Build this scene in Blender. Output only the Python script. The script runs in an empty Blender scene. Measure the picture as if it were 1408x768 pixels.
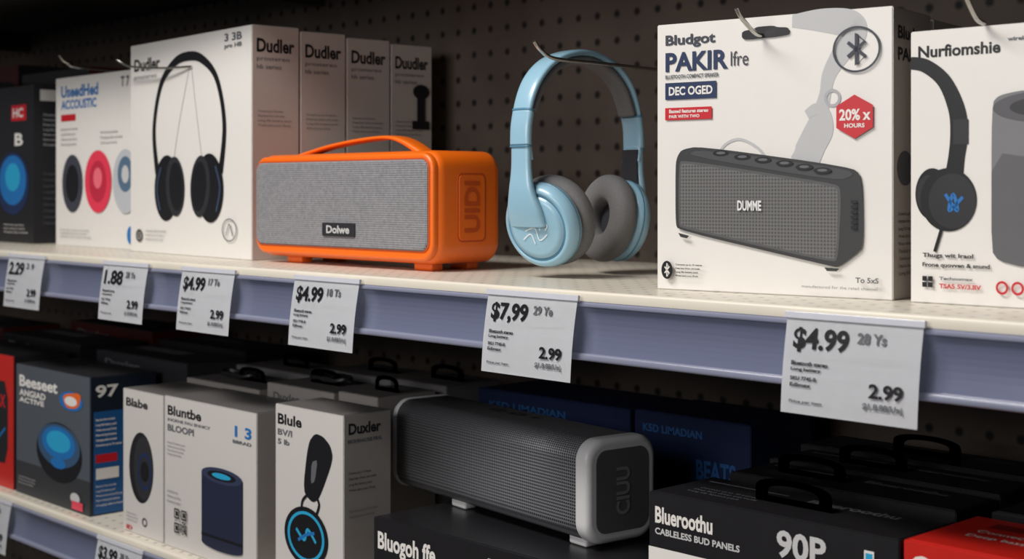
import bpy, bmesh, math, random
from mathutils import Vector, Matrix
random.seed(4)
Z=1.30            # top of the upper shelf above the floor
ZL=Z-0.407        # top of the lower shelf
YW=0.48           # pegboard plane
sc=bpy.context.scene
# ------------------------------------------------------------ materials
def lin(c):
    r=[]
    for v in c[:3]:
        v/=255.0
        r.append(v/12.92 if v<=0.04045 else ((v+0.055)/1.055)**2.4)
    return (*r,1)
MC={}
def mat(name,col,rough=0.5,metal=0.0,var=0.06,scale=60,bump=0.0,coat=0.0,bscale=None):
    if name in MC: return MC[name]
    m=bpy.data.materials.new(name); m.use_nodes=True
    nt=m.node_tree; b=nt.nodes['Principled BSDF']
    b.inputs['Roughness'].default_value=rough; b.inputs['Metallic'].default_value=metal
    b.inputs['Coat Weight'].default_value=coat; b.inputs['Coat Roughness'].default_value=.15
    tc=nt.nodes.new('ShaderNodeTexCoord'); n=nt.nodes.new('ShaderNodeTexNoise')
    n.inputs['Scale'].default_value=scale; n.inputs['Detail'].default_value=4
    nt.links.new(tc.outputs['Object'],n.inputs['Vector'])
    mx=nt.nodes.new('ShaderNodeMix'); mx.data_type='RGBA'
    c=lin(col); 
    mx.inputs['A'].default_value=tuple(max(0,v*(1-var)) for v in c[:3])+(1,)
    mx.inputs['B'].default_value=tuple(min(1,v*(1+var)) for v in c[:3])+(1,)
    nt.links.new(n.outputs['Fac'],mx.inputs['Factor']); nt.links.new(mx.outputs['Result'],b.inputs['Base Color'])
    if bump>0:
        n2=nt.nodes.new('ShaderNodeTexNoise'); n2.inputs['Scale'].default_value=bscale or scale*6
        nt.links.new(tc.outputs['Object'],n2.inputs['Vector'])
        bp=nt.nodes.new('ShaderNodeBump'); bp.inputs['Strength'].default_value=bump; bp.inputs['Distance'].default_value=0.001
        nt.links.new(n2.outputs['Fac'],bp.inputs['Height']); nt.links.new(bp.outputs['Normal'],b.inputs['Normal'])
    MC[name]=m; return m
def grid_mat(name,cbase,cdot,spacing,radius,rough=0.6,metal=0,axes='XZ',soft=0.06,bump=0.4,noise=0,nlo=.75,nhi=1.15):
    """regular round dots/holes on a surface, in object space; axis 'S' = Y+Z for wrapped sheets"""
    m=bpy.data.materials.new(name); m.use_nodes=True; nt=m.node_tree; L=nt.links.new
    b=nt.nodes['Principled BSDF']; b.inputs['Roughness'].default_value=rough; b.inputs['Metallic'].default_value=metal
    tc=nt.nodes.new('ShaderNodeTexCoord'); sp=nt.nodes.new('ShaderNodeSeparateXYZ'); L(tc.outputs['Object'],sp.inputs[0])
    def M(op,a,bv=None):
        n=nt.nodes.new('ShaderNodeMath'); n.operation=op
        for i,v in enumerate((a,bv)):
            if v is None: continue
            if isinstance(v,(int,float)): n.inputs[i].default_value=v
            else: L(v,n.inputs[i])
        return n.outputs[0]
    sq=[]
    for ax in axes:
        src=M('ADD',sp.outputs['Y'],sp.outputs['Z']) if ax=='S' else sp.outputs[ax]
        s=M('DIVIDE',src,spacing); f=M('SUBTRACT',M('FRACT',M('ADD',s,1000.0)),0.5); sq.append(M('MULTIPLY',f,f))
    d=M('SQRT',M('ADD',sq[0],sq[1]))
    mr=nt.nodes.new('ShaderNodeMapRange'); mr.inputs['From Min'].default_value=radius/spacing-soft; mr.inputs['From Max'].default_value=radius/spacing+soft
    L(d,mr.inputs['Value'])
    mx=nt.nodes.new('ShaderNodeMix'); mx.data_type='RGBA'; mx.inputs['A'].default_value=lin(cdot); mx.inputs['B'].default_value=lin(cbase)
    L(mr.outputs[0],mx.inputs['Factor'])
    out=mx.outputs['Result']
    if noise:
        n=nt.nodes.new('ShaderNodeTexNoise'); n.inputs['Scale'].default_value=noise; n.inputs['Detail'].default_value=6; L(tc.outputs['Object'],n.inputs['Vector'])
        r=nt.nodes.new('ShaderNodeMapRange'); r.inputs['From Min'].default_value=.3; r.inputs['From Max'].default_value=.7; r.inputs['To Min'].default_value=nlo; r.inputs['To Max'].default_value=nhi; L(n.outputs['Fac'],r.inputs['Value'])
        m2=nt.nodes.new('ShaderNodeVectorMath'); m2.operation='SCALE'; L(out,m2.inputs[0]); L(r.outputs[0],m2.inputs['Scale']); out=m2.outputs[0]
    L(out,b.inputs['Base Color'])
    bp=nt.nodes.new('ShaderNodeBump'); bp.inputs['Strength'].default_value=bump; bp.inputs['Distance'].default_value=0.001
    L(mr.outputs[0],bp.inputs['Height']); L(bp.outputs['Normal'],b.inputs['Normal'])
    return m
def K(name,*c,**k): return mat(name,c,**k)
WHITE=K('card_white',230,227,223,rough=.35,var=.02)
WHITED=K('card_white_dimmed',204,200,197,rough=.45,var=.02)  # white card dimmed in colour for the weaker light on the lower shelf
WHITE_SH=K('card_white_shaded',186,178,172,rough=.45,var=.03)  # white card again, with the shade of turned-away sides painted in
SHADEC=K('card_white_deep_shade',116,114,116,rough=.5)  # rearmost white cartons, colour darkened to paint shade deep in the shelf
INK=K('ink_black',22,22,26,rough=.4)
INKG=K('ink_grey',96,98,104,rough=.45)
INKL=K('ink_lightgrey',196,196,197,rough=.45,var=.02)
SLATE=K('ink_slate',56,60,72)
NAVY=K('ink_navy',28,46,84,rough=.4)
RED=K('ink_red',196,28,40,rough=.4)
ORGI=K('ink_orange',226,104,40)
BLUE=K('ink_blue',30,110,180)
CYAN=K('ink_cyan',40,160,205)
BLK=K('card_black',32,31,34,rough=.3,var=.15)
BLK2=K('card_charcoal',46,46,50,rough=.35,var=.1)
NAVYC=K('card_navy',26,38,72,rough=.4,var=.1)
REDC=K('card_red',196,36,28,rough=.33,var=.05)
MAROON=K('card_maroon',74,24,24,rough=.4)
ORANGE=K('orange_rubber',246,112,16,rough=.40,var=.03,bump=.06,scale=200,coat=.25)
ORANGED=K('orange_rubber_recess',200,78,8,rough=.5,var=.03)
BLU=K('skyblue_plastic',150,192,214,rough=.32,var=.02,coat=.35)
BLUD=K('skyblue_plastic_shade',92,140,168,rough=.3,var=.02)
PAD=K('grey_foam',120,120,122,rough=.95,var=.22,scale=500,bump=.5)
PADD=K('dark_foam',50,50,56,rough=.95,var=.2,scale=300,bump=.4)
STEEL=K('steel_wire',205,203,198,rough=.25,metal=1.0)
LGREY=K('lightgrey_plastic',214,214,215,rough=.38,var=.03)
DGREY=K('darkgrey_plastic',92,93,97,rough=.5,var=.06)
SHELF=K('cream_enamel',226,219,204,rough=.35,var=.03)
UNDER=K('shelf_underside_shade',46,42,38,rough=.6)  # shade beneath the shelves painted into a dark underside colour
RAIL=K('blue_acrylic_rail',104,110,136,rough=.22,var=.08,scale=5,coat=.6)
RAILE=K('rail_edge',136,140,162,rough=.25,var=.04,coat=.5)
PAPER=K('paper_label',230,232,236,rough=.55,var=.02)
PEG=grid_mat('pegboard',(92,81,73),(13,12,11),.038,.0052,rough=.7,axes='XZ',noise=9)
SHELFP=grid_mat('perforated_enamel',(224,217,203),(150,143,132),.024,.0028,rough=.35,axes='XY')
FAB=grid_mat('heather_fabric',(154,154,158),(98,98,104),.0028,.0009,rough=.95,axes='XZ',soft=.18,bump=.5,noise=240,nlo=.80,nhi=1.10)
MESHG=grid_mat('perforated_metal_grille',(128,130,135),(44,44,48),.0036,.0012,rough=.45,metal=.3,axes='XS',soft=.12,bump=.5)
PRG=grid_mat('printed_grille',(110,110,110),(66,66,68),.0034,.0011,rough=.5,axes='XZ',soft=.2,bump=0.02)
# ------------------------------------------------------------ mesh helpers
def link(o,parent=None):
    sc.collection.objects.link(o)
    if parent: o.parent=parent
    return o
def from_bm(bm,name,mats,parent=None,smooth=False):
    me=bpy.data.meshes.new(name); bm.to_mesh(me); bm.free()
    for m in mats: me.materials.append(m)
    if smooth:
        for p in me.polygons: p.use_smooth=True
    return link(bpy.data.objects.new(name,me),parent)
def empty(name,loc,rz=0):
    o=bpy.data.objects.new(name,None); o.location=loc; o.rotation_euler=(0,0,rz); o.empty_display_size=.02
    return link(o)
def rbox(name,x0,x1,y0,y1,z0,z1,m,r=0.0,seg=4,parent=None,smooth=None):
    bm=bmesh.new(); bmesh.ops.create_cube(bm,size=1)
    for v in bm.verts: v.co=Vector(((x0+x1)/2+v.co.x*(x1-x0),(y0+y1)/2+v.co.y*(y1-y0),(z0+z1)/2+v.co.z*(z1-z0)))
    if r>0: bmesh.ops.bevel(bm,geom=bm.edges[:],offset=r,segments=seg,affect='EDGES',profile=.5)
    o=from_bm(bm,name,[m],parent,smooth=(r>0.002) if smooth is None else smooth)
    return o
def rr_profile(a0,a1,b0,b1,r,n=8):
    pts=[]
    for cx,cy,s in ((a1-r,b1-r,0),(a0+r,b1-r,90),(a0+r,b0+r,180),(a1-r,b0+r,270)):
        for i in range(n+1):
            t=math.radians(s+90*i/n); pts.append((cx+r*math.cos(t),cy+r*math.sin(t)))
    return pts
def prism(name,axis,c0,c1,pts,m,bev=0.0,parent=None,seg=3):
    """extrude a 2D profile along an axis with rounded ends"""
    cx=(max(p[0] for p in pts)+min(p[0] for p in pts))/2; cy=(max(p[1] for p in pts)+min(p[1] for p in pts))/2
    rad=max(max(abs(p[0]-cx) for p in pts),1e-6); rad2=max(max(abs(p[1]-cy) for p in pts),1e-6)
    if bev>0:
        rings=[(c0+bev*(1-math.cos(math.pi/2*i/seg)),bev*(1-math.sin(math.pi/2*i/seg))) for i in range(seg+1)]
        rings+= [(c0+c1-a,b) for a,b in reversed(rings)]
    else: rings=[(c0,0),(c1,0)]
    bm=bmesh.new(); R=[]
    for c,ins in rings:
        row=[]
        for p in pts:
            a=cx+(p[0]-cx)*(1-ins/rad); b=cy+(p[1]-cy)*(1-ins/rad2)
            co={'X':(c,a,b),'Y':(a,c,b),'Z':(a,b,c)}[axis]
            row.append(bm.verts.new(co))
        R.append(row)
    n=len(pts)
    for i in range(len(R)-1):
        for j in range(n):
            bm.faces.new((R[i][j],R[i][(j+1)%n],R[i+1][(j+1)%n],R[i+1][j]))
    bm.faces.new(R[0]); bm.faces.new(R[-1])
    bmesh.ops.recalc_face_normals(bm,faces=bm.faces[:])
    o=from_bm(bm,name,[m],parent)
    for p in o.data.polygons: p.use_smooth=len(p.vertices)==4
    return o
def lathe(name,prof,m,parent=None,n=56,mtx=None,close=False):
    bm=bmesh.new(); R=[]
    for r,z in prof:
        R.append([bm.verts.new((r*math.cos(2*math.pi*i/n),r*math.sin(2*math.pi*i/n),z)) for i in range(n)])
    rng=range(len(R)) if close else range(len(R)-1)
    for k in rng:
        A=R[k];B=R[(k+1)%len(R)]
        for i in range(n): bm.faces.new((A[i],A[(i+1)%n],B[(i+1)%n],B[i]))
    if not close: bm.faces.new(R[0]); bm.faces.new(R[-1])
    bmesh.ops.recalc_face_normals(bm,faces=bm.faces[:])
    o=from_bm(bm,name,[m],parent)
    for p in o.data.polygons: p.use_smooth=len(p.vertices)==4
    if mtx is not None: o.matrix_local=mtx
    return o
def cat(pts,n=8):
    out=[]; P=[pts[0]]+list(pts)+[pts[-1]]
    for i in range(1,len(P)-2):
        p0,p1,p2,p3=[Vector(p) for p in P[i-1:i+3]]
        for k in range(n):
            t=k/n
            out.append(0.5*((2*p1)+(p2-p0)*t+(2*p0-5*p1+4*p2-p3)*t*t+(3*p1-p0-3*p2+p3)*t**3))
    out.append(Vector(pts[-1])); return out
def strap(name,path,m,parent=None,n=8,off=0.0,e=3.0,side=Vector((1,0,0))):
    P=cat(path,n); bm=bmesh.new(); R=[]
    pl=[Vector((0,p[0],p[1])) if abs(side.x)>.5 else Vector((p[0],0,p[1])) for p in P]
    N=20
    for i,p in enumerate(P):
        t=(pl[min(i+1,len(pl)-1)]-pl[max(i-1,0)]).normalized(); nn=side.cross(t).normalized()
        row=[]
        for k in range(N):
            a=2*math.pi*k/N; c,s=math.cos(a),math.sin(a)
            u=math.copysign(abs(c)**(2/e),c)*p[2]; v=math.copysign(abs(s)**(2/e),s)*p[3]
            row.append(bm.verts.new(pl[i]+side*u+nn*(v+off)))
        R.append(row)
    for i in range(len(R)-1):
        for j in range(N): bm.faces.new((R[i][j],R[i][(j+1)%N],R[i+1][(j+1)%N],R[i+1][j]))
    bm.faces.new(R[0]); bm.faces.new(R[-1]); bmesh.ops.recalc_face_normals(bm,faces=bm.faces[:])
    o=from_bm(bm,name,[m],parent)
    for p in o.data.polygons: p.use_smooth=len(p.vertices)==4
    return o
def wire(name,pts,r,m,parent=None,loc=None):
    cu=bpy.data.curves.new(name,'CURVE'); cu.dimensions='3D'; cu.bevel_depth=r; cu.bevel_resolution=4; cu.use_fill_caps=True
    P=cat(pts,8); s=cu.splines.new('POLY'); s.points.add(len(P)-1)
    for i,p in enumerate(P): s.points[i].co=(*p,1)
    cu.materials.append(m); o=bpy.data.objects.new('tmp_curve',cu)
    sc.collection.objects.link(o); bpy.context.view_layer.update()
    me=bpy.data.meshes.new_from_object(o.evaluated_get(bpy.context.evaluated_depsgraph_get()))
    bpy.data.objects.remove(o)
    o2=bpy.data.objects.new(name,me)
    if loc: o2.location=loc
    link(o2,parent)
    for p in me.polygons: p.use_smooth=True
    return o2
# ------------------------------------------------------------ printed artwork
TC={}
def glyphs(s,bold):
    if (s,bold) in TC: return TC[(s,bold)]
    cu=bpy.data.curves.new('t','FONT'); cu.body=s; cu.size=1; cu.offset=0.03 if bold else 0.0; cu.resolution_u=3
    o=bpy.data.objects.new('t',cu); sc.collection.objects.link(o); bpy.context.view_layer.update()
    me=bpy.data.meshes.new_from_object(o.evaluated_get(bpy.context.evaluated_depsgraph_get()))
    vs=[(v.co.x,v.co.y) for v in me.vertices]; fs=[tuple(p.vertices) for p in me.polygons]
    bpy.data.objects.remove(o); bpy.data.meshes.remove(me)
    x0=min(v[0] for v in vs);x1=max(v[0] for v in vs);y0=min(v[1] for v in vs);y1=max(v[1] for v in vs)
    vs=[((x-x0)/(x1-x0),(y-y0)/(y1-y0)) for x,y in vs]
    TC[(s,bold)]=(vs,fs); return TC[(s,bold)]
POOL=['Wireless stereo sound, 24h play','Long life battery pack','Deep bass driver unit inside','Connects up to 10 metres','Charging cable included','Noise reducing microphone']
class Art:
    def __init__(s,obj,W,D,H,name='printed_artwork'):
        s.o=obj;s.W=W;s.D=D;s.H=H;s.v=[];s.f=[];s.mi=[];s.m=[];s.l={};s.name=name
    def pt(s,face,u,v,l):
        e=.00025+.00012*l
        if face=='F': return (u*s.W,-e,s.H*(1-v))
        if face=='S': return (s.W+e,u*s.D,s.H*(1-v))
        if face=='T': return (u*s.W,(1-v)*s.D,s.H+.0006+e)
    def add(s,face,vs,fs,m):
        l=s.l.get(face,0); s.l[face]=l+1; b=len(s.v)
        s.v+=[s.pt(face,u,v,l) for u,v in vs]; s.f+=[tuple(b+i for i in f) for f in fs]
        if m not in s.m: s.m.append(m)
        s.mi+=[s.m.index(m)]*len(fs)
    def rect(s,f,u0,v0,u1,v1,m): s.add(f,[(u0,v0),(u0,v1),(u1,v1),(u1,v0)],[(0,1,2,3)],m)
    def poly(s,f,pts,m,sm=0):
        for _ in range(sm):
            q=[]
            for i in range(len(pts)):
                a=pts[i];b=pts[(i+1)%len(pts)]
                q+=[(a[0]*.8+b[0]*.2,a[1]*.8+b[1]*.2),(a[0]*.2+b[0]*.8,a[1]*.2+b[1]*.8)]
            pts=q
        s.add(f,pts,[tuple(range(len(pts)))],m)
    def ell(s,f,u,v,ru,rv,m,n=40,rot=0):
        c,si=math.cos(rot),math.sin(rot)
        s.add(f,[(u+ru*math.cos(2*math.pi*i/n)*c-rv*math.sin(2*math.pi*i/n)*si*s.H/s.W,v-rv*math.sin(2*math.pi*i/n)*c-ru*math.cos(2*math.pi*i/n)*si*s.W/s.H) for i in range(n)] if rot else [(u+ru*math.cos(2*math.pi*i/n),v-rv*math.sin(2*math.pi*i/n)) for i in range(n)],[tuple(range(n))],m)
    def ring(s,f,u,v,ru,rv,m,w=.12,n=48):
        vs=[(u+ru*k*math.cos(2*math.pi*i/n),v-rv*k*math.sin(2*math.pi*i/n)) for k in (1,1-w) for i in range(n)]
        s.add(f,vs,[(i,(i+1)%n,n+(i+1)%n,n+i) for i in range(n)],m)
    def stroke(s,f,pts,w,m,n=8,smooth=True):
        SX=s.W if f!='S' else s.D; SY=s.H if f!='T' else s.D
        P=[(p[0]*SX,p[1]*SY,p[2] if len(p)>2 else 1) for p in pts]
        P=cat(P,n) if smooth else [Vector(p) for p in P]
        vs=[]
        for i,p in enumerate(P):
            a=P[max(i-1,0)];b=P[min(i+1,len(P)-1)]; t=Vector((b[0]-a[0],b[1]-a[1])).normalized(); q=Vector((-t.y,t.x))*w*.5*p[2]
            vs+=[((p[0]+q.x)/SX,(p[1]+q.y)/SY),((p[0]-q.x)/SX,(p[1]-q.y)/SY)]
        s.add(f,vs,[(2*i,2*i+1,2*i+3,2*i+2) for i in range(len(P)-1)],m)
    def text(s,f,t,u0,v0,u1,v1,m,bold=True):
        vs,fs=glyphs(t,bold); s.add(f,[(u0+x*(u1-u0),v1-y*(v1-v0)) for x,y in vs],fs,m)
    def vtext(s,f,t,u0,v0,u1,v1,m,bold=True):
        vs,fs=glyphs(t,bold); s.add(f,[(u1-y*(u1-u0),v0+(1-x)*(v1-v0)) for x,y in vs],fs,m)
    def lines(s,f,u0,v0,u1,v1,n,m,bold=False):
        h=(v1-v0)/n
        for i in range(n):
            s.text(f,POOL[(i*5+int(u0*31))%6],u0,v0+i*h,u0+(u1-u0)*random.uniform(.7,1),v0+i*h+h*.62,m,bold)
    def bt(s,f,u,v,ru,rv,m,w=.002):
        s.stroke(f,[(u-ru*.4,v-rv*.35),(u+ru*.4,v+rv*.35),(u,v+rv*.75),(u,v-rv*.75),(u+ru*.4,v-rv*.35),(u-ru*.4,v+rv*.35)],w,m,smooth=False)
    def qr(s,f,u0,v0,u1,v1,m,n=17):
        du=(u1-u0)/n; dv=(v1-v0)/n; vs=[];fs=[]
        for i in range(n):
            for j in range(n):
                fi=lambda a,b:(max(abs(i-a),abs(j-b)) in (0,1,3))
                z=None
                for a,b in ((3,3),(n-4,3),(3,n-4)):
                    if max(abs(i-a),abs(j-b))<=4: z=fi(a,b)
                if z is None: z=random.random()<.5
                if z:
                    b0=len(vs); x=u0+i*du; y=v0+j*dv; vs+=[(x,y),(x,y+dv),(x+du,y+dv),(x+du,y)]; fs.append((b0,b0+1,b0+2,b0+3))
        s.add(f,vs,fs,m)
    def done(s):
        me=bpy.data.meshes.new(s.name); me.from_pydata(s.v,[],s.f)
        for m in s.m: me.materials.append(m)
        me.polygons.foreach_set('material_index',s.mi); me.update()
        return link(bpy.data.objects.new(s.name,me),s.o)
def carton(name,x,y,W,D,H,z,rz=0,front=WHITE,side=None,top=None,flap=True):
    side=side or front; top=top or side
    bm=bmesh.new(); bmesh.ops.create_cube(bm,size=1)
    for v in bm.verts: v.co=Vector(((v.co.x+.5)*W,(v.co.y+.5)*D,(v.co.z+.5)*H))
    bmesh.ops.bevel(bm,geom=bm.edges[:],offset=.0009,segments=2,affect='EDGES')
    for f in bm.faces:
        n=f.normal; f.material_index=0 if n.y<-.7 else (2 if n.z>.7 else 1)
    o=from_bm(bm,name,[front,side,top]); o.location=(x,y,z+.0002); o.rotation_euler=(0,0,rz)
    if flap: rbox('tuck_flap',.003,W-.003,.004,D-.002,H,H+.0006,top,0,parent=o)
    return o,Art(o,W,D,H)
def hang_tab(parent,W,D,H,m,w=.07,h=.03,u=.5):
    # flat plastic hang tab with a slot, folded up from the lid
    cx=W*u; y=D*.45; n=24
    outer=[(cx-w/2,H)]+[(cx-w/2*math.cos(math.pi*i/n),H+h*.45+h*.55*math.sin(math.pi*i/n)**.6) for i in range(n+1)]+[(cx+w/2,H)]
    inner=[(cx-w*.33,H+h*.28)]+[(cx-w*.33*math.cos(math.pi*i/n),H+h*.42+h*.32*math.sin(math.pi*i/n)**.6) for i in range(n+1)]+[(cx+w*.33,H+h*.28)]
    bm=bmesh.new(); A=[bm.verts.new((p[0],y,p[1])) for p in outer]; B=[bm.verts.new((p[0],y,p[1])) for p in inner]
    for i in range(len(A)): 
        j=(i+1)%len(A); bm.faces.new((A[i],A[j],B[j],B[i]))
    bmesh.ops.solidify(bm,geom=bm.faces[:],thickness=.0022)
    from_bm(bm,'hang_tab',[m],parent)
# ------------------------------------------------------------ room / gondola
X0,X1=-3.4,1.5
rbox('floor',-5,4,-4,1.2,-.05,0,K('floor_vinyl',120,116,110,rough=.3),0)
rbox('wall_back',X0,X1,YW,YW+.02,.12,2.4,PEG,0)
def shelf(zt,under):
    g=empty('gondola_shelf',(0,0,zt))
    rbox('deck',X0,X1,.006,YW-.001,-.012,0,SHELFP,0,parent=g)
    rbox('deck_underside',X0,X1,.006,YW-.001,-.030,-.0125,under,0,parent=g)
    rbox('front_lip',X0,X1,-.004,.010,-.012,0.0003,SHELF,.003,3,parent=g)
    n=10; pr=[(-.004+.0055*math.sin(math.pi*i/n),-.066+.056*i/n) for i in range(n+1)]+[(.006,-.010),(.006,-.066)]
    o=prism('price_rail','X',X0,X1,pr,RAIL,0,g)
    for p in o.data.polygons: p.use_smooth=False
    rbox('rail_upper_edge',X0,X1,-.0065,.002,-.0155,-.0105,RAILE,.0018,3,parent=g)
    rbox('rail_lower_edge',X0,X1,-.008,.003,-.0685,-.061,RAILE,.0025,3,parent=g)
    for i in range(5):
        x=X0+.05+i*1.18
        rbox('bracket',x,x+.004,.01,YW-.001,-.07,-.030,under,0,parent=g)
shelf(Z,UNDER); shelf(ZL,UNDER); shelf(Z+.50,UNDER)
rbox('trim_plinth',X0,X1,.03,YW,0,.12,K('plinth_dark',60,58,56),0)
rbox('trim_upright',X0-.03,X0,0,YW+.02,0,2.4,SHELF,0)
rbox('trim_upright.001',X1,X1+.03,0,YW+.02,0,2.4,SHELF,0)
# ------------------------------------------------------------ price labels
def tag(x,zt,price,sub='28 Ye',tilt=7.5):
    W,H=.131,.0845
    bm=bmesh.new(); n=8
    rows=[]
    for i in range(n+1):
        t=i/n; rows.append([bm.verts.new((u*W,-.0035*math.sin(t*math.pi)*(.5),t*H)) for u in (0,1)])
    for i in range(n): bm.faces.new((rows[i][0],rows[i][1],rows[i+1][1],rows[i+1][0]))
    bmesh.ops.solidify(bm,geom=bm.faces[:],thickness=.0006)
    o=from_bm(bm,'price_tag',[PAPER]); a=Art(o,W,0,H)
    o.location=(x+.012,-.0198,zt-.0895); o.rotation_euler=(math.radians(-tilt),0,math.radians(random.uniform(-.5,.5)))
    def pt(face,u,v,l):
        return (u*W,-.0035*math.sin((1-v)*math.pi)*.5-.0011-.00008*l,H*(1-v))
    a.pt=pt
    a.text('F',price,.07,.13,.49,.38,INK); a.text('F',sub,.55,.14,.76,.25,INKG)
    a.text('F','Bluetooth stereo',.07,.47,.35,.515,INK); a.text('F','Long battery',.07,.535,.30,.58,INK)
    a.text('F','SKU 7745-B',.07,.625,.27,.665,INK); a.text('F','Edimax',.07,.69,.23,.73,INK)
    a.text('F','Price per item',.07,.86,.32,.90,INKG,True)
    a.text('F','2.99',.66,.62,.90,.765,INK); a.text('F','$1.8.88/Unj',.62,.81,.90,.89,INKG)
    a.done()
    rbox('label_clip',-.002,W+.002,-.0022,.0012,H-.004,H+.002,K('clear_clip',200,202,212,rough=.2),.0006,2,parent=o)
for x,p,s in ((-1.205,'2.29','2 9'),(-.880,'1.88','28 Ye'),(-.657,'$4.99','17 Te'),(-.391,'$4.99','18 Ts'),(-.038,'$7,99','29 Ye'),(.343,'$4.99','28 Ys'),(-1.55,'$3.99','19 Ye')):
    tag(x,Z,p,s)
for x,p in ((-1.330,'$5.99'),(-.899,'$3.99'),(-1.75,'$2.99')): tag(x,ZL-.004,p)
# ------------------------------------------------------------ upper shelf cartons
def headphone_art(a,f,cx,top,bot,rw,m,hi):
    h=bot-top
    a.stroke(f,[(cx-rw*.90,top+h*.70,1.3),(cx-rw,top+h*.42,1),(cx-rw*.80,top+h*.15,1),(cx-rw*.4,top+h*.02,1.2),(cx,top-h*.01,1.3),(cx+rw*.4,top+h*.02,1.2),(cx+rw*.80,top+h*.15,1),(cx+rw,top+h*.42,1),(cx+rw*.90,top+h*.70,1.3)],.011,m,n=10)
    S2=K('print_sheen',52,66,92)
    for sg in (-1,1):
        a.ell(f,cx+sg*rw*.62,top+h*.79,rw*.36,h*.205,m,rot=sg*.10)
        a.ell(f,cx+sg*rw*.36,top+h*.78,rw*.27,h*.185,BLK2,rot=-sg*.12)
        a.ell(f,cx+sg*rw*.33,top+h*.78,rw*.20,h*.15,m,rot=-sg*.12)
        a.stroke(f,[(cx+sg*rw*.78,top+h*.66),(cx+sg*rw*.90,top+h*.79),(cx+sg*rw*.80,top+h*.93)],.005,S2)
rzD=math.radians(-4)
DW,DD,DH=.402,.078,.338
for i in range(4):
    ox=-.649-DW*math.cos(rzD)+ .005*i; oy=.105-DW*math.sin(rzD)+i*(DD+.003)
    o,a=carton('headphone_box',ox,oy,DW,DD,DH-.004*i,Z,rzD,front=WHITE,side=WHITE_SH,top=WHITE_SH)
    if i==0:
        a.text('F','Dudler',.035,.07,.27,.13,INK); a.text('F','prostereo',.035,.15,.24,.175,INKG,False)
        a.text('F','3 3B',.80,.02,.93,.055,INKG); a.text('F','pro HB',.80,.065,.93,.09,INKG)
        a.stroke('F',[(.36,.72,1),(.42,.45,1),(.52,.15,1)],.0015,INKL); a.stroke('F',[(.66,.72,1),(.60,.45,1),(.54,.15,1)],.0015,INKL)
        headphone_art(a,'F',.51,.10,.85,.29,INK,NAVY)
        a.ring('F',.09,.92,.03,.03,INK,.3); a.bt('F',.09,.92,.03,.03,INK,.002); a.lines('F',.15,.89,.36,.95,3,INKG)
        a.ring('F',.845,.875,.055,.05,INKG,.1); a.stroke('F',[(.82,.90),(.845,.85),(.87,.90)],.002,INKG)
    a.text('S','Dudler' if i!=3 else 'Duudler',.10,.055,.90,.115,INK); a.text('S','prostereo',.10,.135,.8,.155,INKG,False)
    a.text('S','hb series',.10,.165,.62,.185,INKG,False)
    a.lines('S',.12,.36,.85,.44,4,INKG); a.lines('S',.12,.6,.8,.72,5,INKG)
    if i==3:
        a.ell('S',.72,.22,.2,.035,INK); a.rect('S',.62,.22,.82,.36,INK)
        a.rect('S',.5,.36,.92,.40,INK)
    a.done()
o,a=carton('earbud_box',-1.385,.165,.312,.11,.305,Z,0)
a.text('F','UseedHed',.07,.05,.52,.12,BLUE); a.text('F','ACCOUSTIC',.07,.135,.50,.19,BLUE); a.text('F','T 7 2',.78,.03,.92,.09,INKG)
a.rect('F',.07,.22,.25,.26,RED); a.lines('F',.07,.30,.30,.42,4,INKG); a.lines('F',.55,.33,.8,.42,3,INKG)
a.ell('F',.215,.63,.125,.17,K('case_slate',60,62,74)); a.ell('F',.215,.63,.08,.11,INK)
a.ell('F',.525,.62,.155,.18,K('case_coral',226,58,84)); a.ell('F',.525,.62,.10,.12,K('case_coral2',190,40,66)); a.ell('F',.525,.60,.05,.06,K('case_coral3',236,110,124))
a.ell('F',.84,.62,.14,.18,K('case_pale',186,190,196)); a.ell('F',.84,.58,.085,.10,K('case_blue',84,110,136)); a.ell('F',.84,.58,.04,.05,INKL)
a.ell('F',.90,.92,.04,.05,BLUE); a.lines('F',.07,.9,.5,.96,3,INKG); a.done()
o,a=carton('speaker_box',-1.80,.165,.325,.12,.300,Z,0,front=BLK,side=BLK2,top=BLK)
a.rect('F',.70,.12,.90,.22,RED); a.text('F','HC',.72,.14,.86,.2,WHITE)
a.ell('F',.72,.62,.22,.2,NAVY); a.ell('F',.72,.60,.18,.16,BLUE); a.ell('F',.72,.58,.10,.09,CYAN)
a.text('F','B',.75,.30,.86,.38,WHITE); a.lines('F',.6,.88,.95,.95,3,WHITE)
a.rect('S',.1,.03,.9,.1,WHITE); a.lines('S',.15,.18,.8,.4,7,INKL); a.lines('S',.15,.55,.8,.9,9,INKG); a.done()
for (x,y,W,D,H,fm,tm) in ((-1.82,.30,.30,.12,.345,BLK,MAROON),(-1.47,.30,.26,.13,.31,BLK2,BLK),(-2.2,.15,.36,.14,.33,BLK2,BLK2),(-2.2,.31,.34,.13,.37,MAROON,BLK)):
    o,a=carton('speaker_box',x,y,W,D,H,Z,0,front=fm,side=tm,top=tm); a.rect('F',.1,.1,.6,.2,INKG); a.lines('S',.1,.1,.8,.3,4,INKL); a.done()
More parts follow.
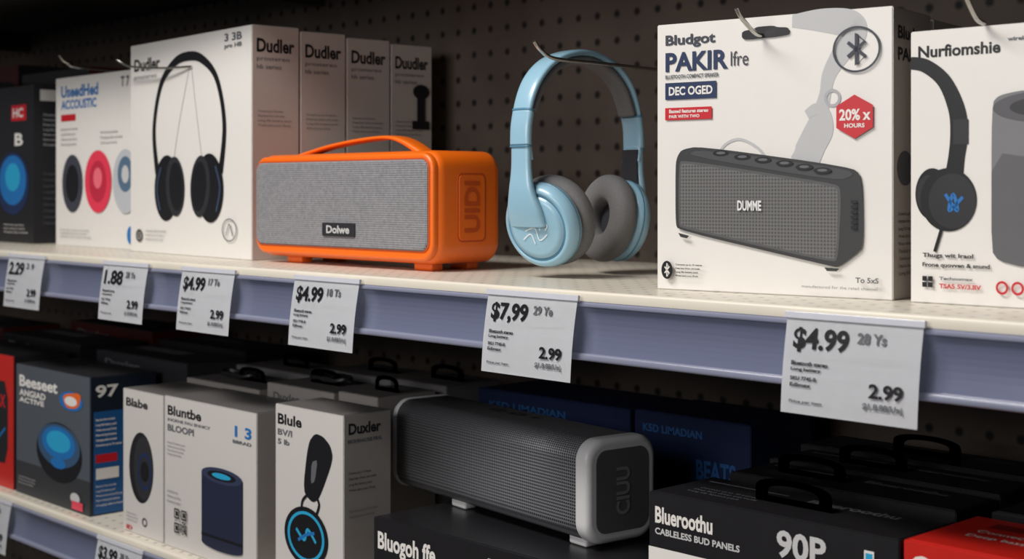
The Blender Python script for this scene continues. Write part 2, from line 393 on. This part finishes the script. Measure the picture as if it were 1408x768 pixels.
# ------- portable speaker carton (large, right of centre)
BW,BD,BH=.251,.092,.268
rzB=math.radians(8.7)
for i in range(3):
    o,a=carton('portable_speaker_box',.1356-.0145*i,.075+i*(BD+.004),BW,BD,BH-.003*i,Z,rzB,front=WHITE,side=WHITE_SH,top=BLK2)
    a.text('S','Bludgot',.12,.06,.88,.12,INK); a.text('S','PAKIR',.12,.135,.8,.18,INK)
    a.ell('S',.3,.55,.2,.06,INKG); a.lines('S',.12,.7,.85,.93,9,INK)
    if i==0:
        G=K('print_ghost',188,189,191,rough=.5,var=.01)
        a.stroke('F',[(.60,.025,.5),(.72,.03,.9),(.83,.05,1.1),(.85,.09,1.0),(.80,.15,.8),(.752,.22,.6),(.735,.29,.5),(.715,.36,.7),(.69,.43,1.0),(.655,.50,1.1),(.61,.53,.6)],.024,G,n=10)
        a.stroke('F',[(.66,.36,.8),(.70,.34,1),(.735,.36,1),(.745,.42,1.0),(.71,.48,1.1),(.69,.545,.7)],.011,G,n=10)
        a.stroke('F',[(.28,.54,1),(.30,.47,1),(.37,.44,1),(.45,.47,1),(.52,.53,1),(.60,.52,1)],.0028,G,n=10)
        a.ring('F',.765,.305,.034,.032,K('print_ghost2',172,173,176),.35)
        a.text('F','Bludgot',.041,.042,.269,.092,SLATE)
        a.text('F','PAKIR',.041,.108,.326,.180,NAVY); a.text('F','lfre',.338,.118,.415,.172,SLATE,False)
        a.text('F','BLUETOOTH COMPACT SPEAKER',.041,.192,.285,.207,INKG)
        a.rect('F',.041,.222,.275,.285,NAVY); a.text('F','DEC OGED',.058,.237,.258,.270,WHITE)
        a.rect('F',.041,.316,.255,.362,RED); a.text('F','Bassed features stereo',.060,.322,.24,.336,WHITE); a.text('F','PAIR WITH TWO',.060,.343,.2,.355,WHITE)
        a.poly('F',[(.39,.048),(.44,.043),(.455,.036),(.525,.036),(.54,.043),(.585,.046),(.592,.06),(.585,.074),(.40,.08),(.388,.07)],INK,2)
        a.ring('F',.862,.140,.094,.080,SLATE,.09,64); a.bt('F',.862,.140,.085,.072,SLATE,.0034)
        a.poly('F',[(.855+.083*math.sin(math.radians(60*k)),.372-.076*math.cos(math.radians(60*k))) for k in range(6)],RED)
        a.text('F','20% x',.795,.345,.918,.385,WHITE); a.text('F','HOURS',.815,.395,.895,.410,WHITE)
        D1=K('print_dark',52,53,55,rough=.5); D2=K('print_mid',84,85,87,rough=.5)
        a.poly('F',[(.100,.50),(.12,.474),(.20,.462),(.84,.545),(.885,.575),(.890,.82),(.865,.845),(.795,.893),(.76,.890),(.105,.775),(.092,.75),(.092,.53)],D1,2)
        a.poly('F',[(.108,.525),(.125,.512),(.775,.602),(.805,.62),(.792,.862),(.77,.878),(.118,.768),(.106,.752)],D2,2)
        a.poly('F',[(.116,.534),(.128,.522),(.77,.611),(.795,.628),(.784,.856),(.765,.869),(.124,.760),(.114,.746)],PRG,2)
        a.poly('F',[(.14,.496),(.20,.473),(.83,.553),(.855,.575),(.79,.594)],K('print_top',70,71,74),2)
        for bu,bv in ((.299,.49),(.394,.505),(.483,.517),(.575,.53),(.657,.544),(.731,.557)):
            a.ell('F',bu,bv-.0,.036,.011,INK); a.ell('F',bu,bv-.001,.02,.005,INKG)
        a.vtext('F','IIIIII',.845,.66,.868,.76,INK)
        a.text('F','DUMME',.375,.663,.478,.700,K('ink_pale',226,226,228))
        a.poly('F',[(.11,.785),(.16,.795),(.15,.805),(.12,.80)],D1); a.poly('F',[(.74,.895),(.80,.897),(.79,.907),(.75,.907)],D1)
        a.ell('F',.058,.925,.026,.034,INK); a.bt('F',.058,.925,.026,.034,WHITE,.0014)
        a.lines('F',.098,.90,.245,.955,4,INK,True)
        a.text('F','To 5xS',.865,.925,.955,.944,INKG); a.text('F','manufactured for the retail channel',.65,.958,.95,.968,INKG,False)
    a.done()
# ------- right edge carton
RW,RD,RH=.25,.105,.242
for i in range(2):
    o,a=carton('headphone_box',.4045,.108+i*.11,RW,RD,RH,Z,math.radians(3),front=WHITE,side=WHITE_SH,top=BLK2)
    if i==0:
        a.text('F','Nurfiomshie',.03,.055,.335,.10,INK); a.text('F','wireless',.36,.045,.45,.06,INKG)
        a.stroke('F',[(0.0,.115,1.0),(.06,.13,1.1),(.13,.19,1.2),(.175,.29,1.4),(.185,.38,1.5),(.175,.47,1.4),(.165,.54,1.6)],.011,INK,n=10)
        a.stroke('F',[(.192,.33,1),(.192,.42,1)],.014,BLK2)
        a.ell('F',.085,.60,.065,.095,INK); a.ell('F',.07,.60,.045,.07,BLK2); a.ell('F',.145,.62,.105,.115,INK); a.ell('F',.16,.625,.088,.10,BLK2)
        a.stroke('F',[(.135,.60),(.18,.66),(.165,.60),(.15,.66),(.20,.61)],.003,BLUE)
        a.stroke('F',[(.12,.73),(.095,.81)],.003,INK)
        CG=K('print_cyl',120,120,124,rough=.5); C2=K('print_cyl_top',86,86,91,rough=.5); C3=K('print_cyl_dark',94,94,98,rough=.5)
        a.poly('F',[(.305,.28),(.33,.25),(.42,.235),(.60,.235),(.68,.25),(.70,.28),(.70,.80),(.68,.835),(.58,.855),(.42,.855),(.33,.835),(.305,.80)],CG,2)
        a.poly('F',[(.305,.45),(.50,.48),(.70,.45),(.70,.80),(.68,.835),(.58,.855),(.42,.855),(.33,.835),(.305,.80)],C3,1)
        a.ell('F',.5,.295,.19,.055,C2); a.ell('F',.5,.295,.13,.035,BLK2)
        a.text('F','Thugs wit Iraol',.05,.815,.24,.835,INK); a.text('F','Frone quovven & snund',.05,.850,.30,.870,INK)
        for dx in (0,1):
            for dy in (0,1): a.rect('F',.05+dx*.022,.90+dy*.022,.068+dx*.022,.918+dy*.022,INK)
        a.text('F','Technomax',.115,.90,.24,.912,INKG); a.text('F','TSA5 5V/3.BV',.115,.925,.27,.942,RED)
        a.ring('F',.345,.93,.022,.024,RED,.35); a.ring('F',.40,.93,.022,.024,RED,.35)
    a.done()
# ------------------------------------------------------------ peg hooks
wire('peg_hook',[(0,.0906,.268),(0,.101,.2585),(0,.125,.2505),(0,.2,.2497),(0,.30,.2485),(0,YW,.247)],.0023,STEEL,loc=(-.0585,0,Z))
wire('peg_hook',[(0,-.04,.021),(0,-.032,.012),(0,-.012,0),(0,-.0015,-.002)],.0022,STEEL,loc=(.254,.091,Z+.252))
wire('peg_hook',[(0,-.045,.034),(0,-.036,.022),(0,-.016,.002),(0,-.0015,-.002)],.0022,STEEL,loc=(.475,.110,Z+.246))
wire('peg_hook',[(0,-.06,.02),(0,-.045,.008),(0,0,0),(0,.28,-.002)],.002,STEEL,loc=(-1.28,.18,Z+.318))
wire('peg_hook',[(-.10,-.020,.012),(-.07,-.012,.0),(.02,-.010,-.008),(.10,-.002,-.010)],.0018,STEEL,loc=(-.93,.118,Z+.300))
# ------------------------------------------------------------ orange speaker
SX,SY,SW,SD=-.628,.098,.392,.112
sp=empty('portable_speaker',(SX,SY,Z))
bz0,bz1=.009,.150
prism('shell','Y',0,SD,rr_profile(0,SW,bz0,bz1,.024),ORANGE,.015,sp,6)
prism('front_bezel','Y',-.003,.01,rr_profile(.003,SW-.003,bz0+.004,bz1-.003,.022),ORANGE,.004,sp,4)
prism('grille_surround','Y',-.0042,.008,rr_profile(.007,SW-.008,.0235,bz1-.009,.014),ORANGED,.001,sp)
prism('grille_fabric','Y',-.0065,.008,rr_profile(.009,SW-.010,.0255,bz1-.011,.013),FAB,.003,sp,4)
prism('logo_plate','Y',-.009,-.0055,rr_profile(.170,.240,.040,.058,.002),BLK2,.0006,sp)
aa=Art(sp,1,1,1,'logo_text'); aa.pt=lambda f,u,v,l:(u,-.0094,1-v); aa.text('F','Dolwe',.180,1-.0545,.230,1-.044,INKL); aa.done()
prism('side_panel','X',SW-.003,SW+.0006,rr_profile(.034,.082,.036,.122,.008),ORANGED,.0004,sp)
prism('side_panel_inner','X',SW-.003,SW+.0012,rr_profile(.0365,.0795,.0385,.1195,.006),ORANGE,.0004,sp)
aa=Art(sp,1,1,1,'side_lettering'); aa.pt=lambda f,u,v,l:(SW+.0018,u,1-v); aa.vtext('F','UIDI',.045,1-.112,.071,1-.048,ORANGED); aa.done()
strap('carry_handle',[(.018,bz1-.004,.011,.003),(.050,bz1+.001,.012,.003),(.11,bz1+.011,.012,.003),(.18,bz1+.018,.013,.003),(.24,bz1+.020,.014,.003),(.275,bz1+.013,.014,.004),(.31,bz1-.003,.013,.005)],ORANGE,sp,side=Vector((0,1,0))).location=(0,.055,0)
rbox('handle_gap_shade',.05,.29,.045,.068,bz1-.001,bz1+.0008,K('handle_shade_orange',120,46,10),.0006,2,parent=sp)  # dark strip on the shell paints the shaded gap under the handle
for x in (.05,SW-.065):
    for y in (.018,.078): rbox('foot',x,x+.035,y,y+.02,0,.013,ORANGE,.003,3,parent=sp)
# ------------------------------------------------------------ blue headphones on hook
hp=empty('headphones',(-.078,.185,Z))
T=.0042
band=[(-.092,.135),(-.096,.165),(-.091,.200),(-.074,.231),(-.044,.253),(0,.262),(.044,.253),(.074,.231),(.091,.200),(.096,.165),(.092,.135)]
strap('headband',[(y,z,.0145 if abs(y)>.08 else .0155,T) for y,z in band],BLU,hp)
strap('headband_padding',[(y*.93,z-.008,.0128,.0050) for y,z in band[2:9]],PAD,hp)
for sg in (-1,1):
    strap('slider_joint',[(sg*.0965,.152,.0155,.0055),(sg*.0958,.172,.0155,.0056),(sg*.0925,.190,.0155,.0055)],BLU,hp)
    strap('joint_gap',[(sg*.0930,.1905,.0158,.0058),(sg*.0925,.1925,.0158,.0058)],BLUD,hp)
    strap('joint_gap_low',[(sg*.0965,.1495,.0158,.0058),(sg*.0965,.1515,.0158,.0058)],BLUD,hp)
    strap('arm',[(sg*.0955,.155,.0145,.005),(sg*.0955,.125,.0150,.0052),(sg*.095,.100,.0190,.006),(sg*.090,.078,.026,.007),(sg*.084,.060,.028,.006)],BLU,hp)
    if sg>0: strap('arm_liner',[(sg*.0895,.150,.0125,.0018),(sg*.0885,.125,.0125,.0018),(sg*.087,.10,.015,.0018)],PADD,hp)
def cup(sg,loc,out):
    out=Vector(out).normalized(); q=out.to_track_quat('Z','Y'); M=Matrix.Translation(loc)@q.to_matrix().to_4x4()
    g=bpy.data.objects.new('ear_cup',None); g.empty_display_size=.01; link(g,hp); g.matrix_local=M
    lathe('cup_shell',[(.030,-.006),(.046,-.006),(.0490,-.003),(.0495,.004),(.048,.010),(.044,.0145),(.040,.0165),(.0395,.0150),(.0365,.0150),(.036,.0172),(.030,.0185),(.015,.0192),(.001,.0194)],BLU,g)
    lathe('cup_groove',[(.0497,.0010),(.0499,.0020),(.0497,.0030),(.040,.0030),(.040,.0010)],BLUD,g)
    lathe('cup_face_groove',[(.0392,.01505),(.0392,.0154),(.0368,.0154),(.0368,.01505)],BLUD,g,close=True)
    pr=[]
    for i in range(24):
        t=2*math.pi*i/24; c,s=math.cos(t),math.sin(t); pr.append((.0365+.0165*math.copysign(abs(c)**.8,c),-.0195+.0145*math.copysign(abs(s)**.8,s)))
    lathe('ear_cushion',pr,PAD,g,close=True)
    lathe('driver_cloth',[(.024,-.014),(.023,-.0105),(.001,-.0105)],PADD,g)
    a=Art(g,1,1,1,'cup_emblem'); a.pt=lambda f,u,v,l:(u*1.15,v*1.15,.0200-.6*(u*u+v*v))
    for pts in ([(-.014,.012),(-.004,.004),(.004,.013),(.006,-.002)],[(-.012,-.003),(0,.0),(.004,-.012),(.014,-.006)],[(-.016,-.012),(-.006,-.006),(-.002,-.016)],[(.008,.010),(.015,.003),(.012,-.002)]):
        a.stroke('F',pts,.0014,K('emblem_white',228,238,242),n=5)
    a.done()
    return g
cup(-1,(0.008,-.066,.062),(.16,-1,-.24))
cup(1,(0.0,.071,.064),(.28,1,-.16))
# ------------------------------------------------------------ lower shelf cartons
o,a=carton('soundbar_box',-1.56,.02,.318,.10,.226,ZL,0,front=REDC,side=BLK,top=BLK)
a.poly('F',[(.74,.20),(.93,.20),(.93,.82),(.74,.82)],BLK,1); a.text('F','AX',.78,.30,.90,.40,RED); a.stroke('F',[(.8,.65),(.90,.55)],.004,BLUE); a.done()
o,a=carton('alarm_speaker_box',-1.232,.02,.262,.115,.216,ZL,0,front=K('card_slate',82,88,96,rough=.35),side=K('card_blueblack',26,34,46,rough=.35),top=BLK2)
a.rect('F',.0,.75,1,1,K('card_slate2',52,54,58)); a.text('F','Beeseet',.05,.08,.58,.17,WHITE); a.text('F','ANGIAD',.05,.19,.42,.24,WHITE); a.text('F','ACTIVE',.05,.25,.4,.29,WHITE)
a.ell('F',.76,.20,.15,.07,BLUE); a.poly('F',[(.64,.16),(.9,.12),(.86,.24),(.7,.26)],ORGI,2); a.ell('F',.76,.2,.08,.035,WHITE)
a.ell('F',.60,.60,.30,.22,INK); a.ell('F',.60,.55,.28,.16,K('slate_blue',54,84,116)); a.ell('F',.60,.53,.22,.12,BLUE); a.ell('F',.60,.52,.16,.08,CYAN); a.ell('F',.60,.68,.1,.04,BLUE)
a.ell('F',.82,.90,.06,.04,INKL); a.rect('F',.78,.92,.92,.98,K('pinkish',220,70,90)); a.lines('F',.05,.86,.3,.93,3,INKL)
a.text('S','97',.08,.06,.42,.15,WHITE); a.rect('S',.05,.25,.5,.99,K('ink_midblue',26,84,140)); a.rect('S',.08,.56,.4,.62,RED); a.lines('S',.08,.3,.48,.52,6,WHITE,True); a.rect('S',.08,.66,.42,.74,WHITE); a.lines('S',.08,.78,.48,.95,5,WHITE)
a.done()
CS=K('card_white_in_shade',160,154,150)  # white card darkened: painted shade on sides and second-row cartons
def wcart(nm,x,y,W,D,H,rz=0): return carton(nm,x,y,W,D,H,ZL,rz,front=WHITED,side=CS,top=K('card_top_shade',104,101,100,rough=.5))  # lid colour darkened to paint the shade on white carton tops
o,a=wcart('smart_speaker_box',-.862,.018,.118,.10,.212)
a.text('F','Blabe',.08,.06,.62,.12,INK); a.ell('F',.46,.53,.30,.245,BLK); a.ell('F',.52,.53,.24,.22,BLK2); a.ring('F',.55,.55,.17,.13,NAVY,.2); a.ell('F',.55,.55,.1,.07,INK)
a.ring('F',.55,.90,.06,.03,INK,.3); a.lines('F',.1,.86,.4,.93,3,INKG); a.text('F','ID',.1,.95,.25,.98,RED); a.done()
o,a=wcart('smart_speaker_box',-.738,.016,.236,.10,.214)
a.text('F','Bluntbe',.04,.06,.42,.125,INK); a.text('F','INORNE FAU ENNICY',.04,.145,.52,.165,INKG); a.text('F','BLOOPI',.04,.185,.34,.23,INKG); a.text('F','1 3',.78,.10,.95,.17,BLUE); a.text('F','BBRAD',.76,.19,.95,.21,INKG)
a.lines('F',.04,.30,.26,.40,4,INKG); a.lines('F',.04,.62,.2,.72,3,INKG)
NV=K('print_navy_speaker',32,38,62,rough=.5)
a.ell('F',.65,.885,.215,.035,NV); a.rect('F',.435,.44,.865,.885,NV); a.ell('F',.65,.44,.215,.05,K('navy2',48,56,84)); a.ell('F',.65,.44,.15,.03,INK); a.ell('F',.65,.44,.10,.018,CYAN)
a.rect('F',.435,.83,.865,.845,INK)
a.qr('F',.13,.73,.27,.89,INK)
a.ring('F',.96,.94,.03,.025,INKG,.3); a.done()
o,a=wcart('clip_speaker_box',-.462,.018,.146,.074,.232)
a.text('F','Blule',.04,.05,.40,.11,INK); a.text('F','BV/I',.04,.135,.26,.17,INKG); a.text('F','5 lb',.04,.19,.22,.22,INKG)
a.poly('F',[(.50,.18),(.60,.12),(.72,.13),(.82,.17),(.86,.24),(.66,.47),(.56,.50),(.42,.45)],INK,2); a.poly('F',[(.55,.28),(.64,.26),(.60,.38),(.54,.40)],INKG,1)
a.stroke('F',[(.52,.45),(.42,.50),(.40,.57)],.004,INK); a.stroke('F',[(.62,.46),(.66,.50),(.62,.56)],.004,INK)
a.ell('F',.47,.69,.32,.16,INK); a.ring('F',.47,.69,.27,.135,CYAN,.12); a.stroke('F',[(.33,.66),(.45,.71),(.50,.65),(.62,.71)],.004,CYAN); a.stroke('F',[(.36,.72),(.48,.68),(.6,.66)],.004,BLUE)
a.ring('F',.96,.93,.04,.02,CYAN,.3)
a.text('S','Duxler',.1,.045,.78,.105,INK); a.text('S','BBOIHRHACRSE PIRAL',.08,.13,.8,.15,INKG); a.lines('S',.1,.3,.7,.42,4,INK); a.lines('S',.1,.5,.7,.56,2,INKG); a.lines('S',.1,.8,.7,.92,3,INKG); a.ell('S',.2,.93,.1,.03,NAVY); a.done()
TG=K('card_top_shade',104,101,100)
for x,y,W,D,H,fm in ((-.86,.125,.20,.10,.218,CS),(-.64,.125,.16,.10,.232,CS),(-.470,.125,.085,.10,.236,CS),(-.90,.24,.22,.10,.225,SHADEC),(-.67,.24,.17,.10,.238,SHADEC),(-.49,.24,.11,.10,.240,SHADEC),
                     (-1.2,.15,.30,.11,.232,BLK2),(-1.2,.27,.28,.11,.24,BLK),(-1.56,.14,.32,.12,.236,BLK),(-1.56,.28,.32,.12,.25,MAROON),(-2.0,.02,.40,.12,.23,BLK2),(-2.0,.16,.4,.12,.24,MAROON)):
    o,a=carton('speaker_box',x,y,W,D,H,ZL,0,front=fm,side=fm,top=BLK2 if fm in (BLK2,BLK,MAROON) else TG)
    a.text('F','Duxler',.1,.05,.5,.1,INKG); a.rect('T',.1,.2,.6,.5,INKG); a.done()
    if x>-.95: hang_tab(o,W,D,H,BLK,.07 if W>.1 else .05,.022,random.uniform(.42,.58))
for x,y,zz,r in ((-.56,.18,ZL+.2355,.026),(-.78,.17,ZL+.2215,.026)):
    wire('charging_cable',[(x+r*1.6*math.cos(t*.55),y+r*.7*math.sin(t*.55),zz+.004+.002*(t%3)) for t in range(0,34)],.0022,BLK)
o,a=carton('speaker_box',-.262,.022,.420,.20,.118,ZL,0,front=BLK,side=BLK,top=BLK)
a.text('F','Bluogoh ffe',.02,.13,.27,.36,WHITE); a.lines('F',.02,.44,.3,.6,2,INKL); a.text('F','1 JL3L',.48,.10,.66,.25,INKL); a.text('F','20W',.6,.4,.75,.7,INKL); a.done()
for x,W,H in ((-.365,.278,.236),(-.08,.176,.238)):
    o,a=carton('soundbar_box',x,.285,W,.12,H,ZL,0,front=NAVYC,side=NAVYC,top=K('card_navy_top',26,38,74,rough=.4))
    a.text('F','K5D LIMADIAN',.08,.06,.6,.10,K('ink_dullblue',34,84,140)); a.text('F','BEATS',.55,.2,.88,.3,K('ink_dullblue',34,84,140)); a.done()
# ------------------------------------------------------------ grey speaker
GW=.395
gs=empty('portable_speaker',(-.355,.124,ZL+.1190),math.radians(-7))
y0,y1,z0,z1=0,.100,.006,.120
def gp(i,r): return rr_profile(y0+i,y1-i,z0+i,z1-i,r,10)
prism('grille_body','X',.008,GW-.018,gp(.0012,.023),MESHG,0,gs)
prism('left_cap','X',0,.013,gp(0,.024),LGREY,.005,gs,4)
prism('right_cap','X',GW-.024,GW,gp(0,.024),LGREY,.007,gs,6)
prism('right_inset','X',GW-.004,GW+.0006,gp(.012,.014),DGREY,.0006,gs)
aa=Art(gs,1,1,1,'side_lettering'); aa.pt=lambda f,u,v,l:(GW+.0012,u,1-v); aa.vtext('F','CIUU',.040,1-.088,.060,1-.036,K('letter_grey',132,133,136)); aa.done()
aa=Art(gs,1,1,1,'top_control_marks'); aa.pt=lambda f,u,v,l:(u,v,z1-.0009); aa.text('F','- O O +',.12,.065,.24,.050,BLK); aa.done()
for x in (.115,GW-.05):
    for y in (.015,.070): rbox('foot',x,x+.03,y,y+.018,0,.014,LGREY,.003,3,parent=gs)
# ------------------------------------------------------------ black cartons right
def bcart(x,y,W,D,H,art=False,nm='earphone_box'):
    o,a=carton(nm,x,y,W,D,H,ZL,0,front=BLK,side=BLK,top=BLK)
    if art:
        a.rect('F',0,.245,.50,1,WHITE); a.text('F','Blueroothu',.03,.06,.285,.135,WHITE); a.text('F','CABLELESS BUD PANELS',.03,.155,.40,.185,INKL)
        a.text('F','90P',.55,.05,.74,.165,INKL); a.text('F','Flnot',.07,.30,.26,.42,INK); a.poly('F',[(.2,.29),(.28,.27),(.27,.44),(.19,.40)],RED,1); a.lines('F',.3,.28,.48,.36,2,INKG)
        a.rect('F',.88,.06,.915,.14,WHITE); a.rect('F',.885,.07,.91,.10,CYAN); a.rect('F',.935,.09,.985,.17,INKG); a.text('F','ITTI',.57,.20,.72,.23,INKG)
    a.rect('T',.05,.2,.4,.24,INKG); a.text('T','Blueroothu',.5,.2,.85,.35,INKG); a.lines('T',.1,.5,.4,.8,3,INKG)
    a.done(); return o
o=bcart(.172,.02,.274,.098,.215,True); hang_tab(o,.274,.098,.215,BLK2,.085,.024,.50)
for k,(x,y,W,D,H) in enumerate(((.19,.124,.25,.075,.222),(.18,.205,.26,.075,.224),(.16,.290,.27,.078,.226),(.46,.150,.28,.08,.222),(.45,.236,.29,.08,.226),(.46,.322,.28,.08,.232))):
    o=bcart(x,y,W,D,H); hang_tab(o,W,D,H,BLK2,.08,.022,.3+.1*(k%4))
o,a=carton('earphone_box',.450,.02,.30,.122,.2175,ZL,0,front=REDC,side=REDC,top=REDC)
a.text('F','Coustic',.02,.05,.30,.155,WHITE); a.lines('F',.4,.06,.7,.16,2,WHITE); a.rect('T',.1,.15,.5,.3,K('dark_red',120,16,14)); a.lines('T',.1,.4,.6,.7,2,WHITE); a.done()
o,a=carton('earphone_box',.77,.02,.30,.2,.24,ZL,0,front=BLK,side=BLK,top=REDC); a.rect('F',.1,.1,.5,.2,WHITE); a.done()
# ------------------------------------------------------------ lights
def area(nm,loc,tgt,sx,sy,e,col):
    l=bpy.data.lights.new(nm,'AREA'); l.shape='RECTANGLE'; l.size=sx; l.size_y=sy; l.energy=e; l.color=col
    o=bpy.data.objects.new(nm,l); o.location=loc; o.rotation_euler=(Vector(tgt)-Vector(loc)).to_track_quat('-Z','Y').to_euler(); link(o)
area('ceiling_light_panel',(-.40,-1.30,Z+1.70),(.15,.1,Z),1.4,.5,50,(1,.955,.90))
area('fill_light',(.3,-2.7,Z+.70),(.2,.2,Z-.2),1.6,.8,26,(1,.97,.95))  # added fill to brighten fronts and lower shelf, not a store lamp
wd=bpy.data.worlds.new('store_ambient'); sc.world=wd; wd.use_nodes=True; wd.node_tree.nodes['Background'].inputs[0].default_value=(.9,.93,1,1); wd.node_tree.nodes['Background'].inputs[1].default_value=.08
# ------------------------------------------------------------ camera
cd=bpy.data.cameras.new('camera'); cam=bpy.data.objects.new('camera',cd); link(cam)
cd.lens=49.86; cd.sensor_width=36; cd.shift_y=-.0866
cam.location=(1.077,-1.029,Z+.10); cam.rotation_euler=(math.radians(90),0,math.radians(46.3))
cd.dof.use_dof=True; cd.dof.focus_distance=1.48; cd.dof.aperture_fstop=7; cd.clip_start=.02
sc.camera=cam
sc.view_settings.view_transform='Standard'
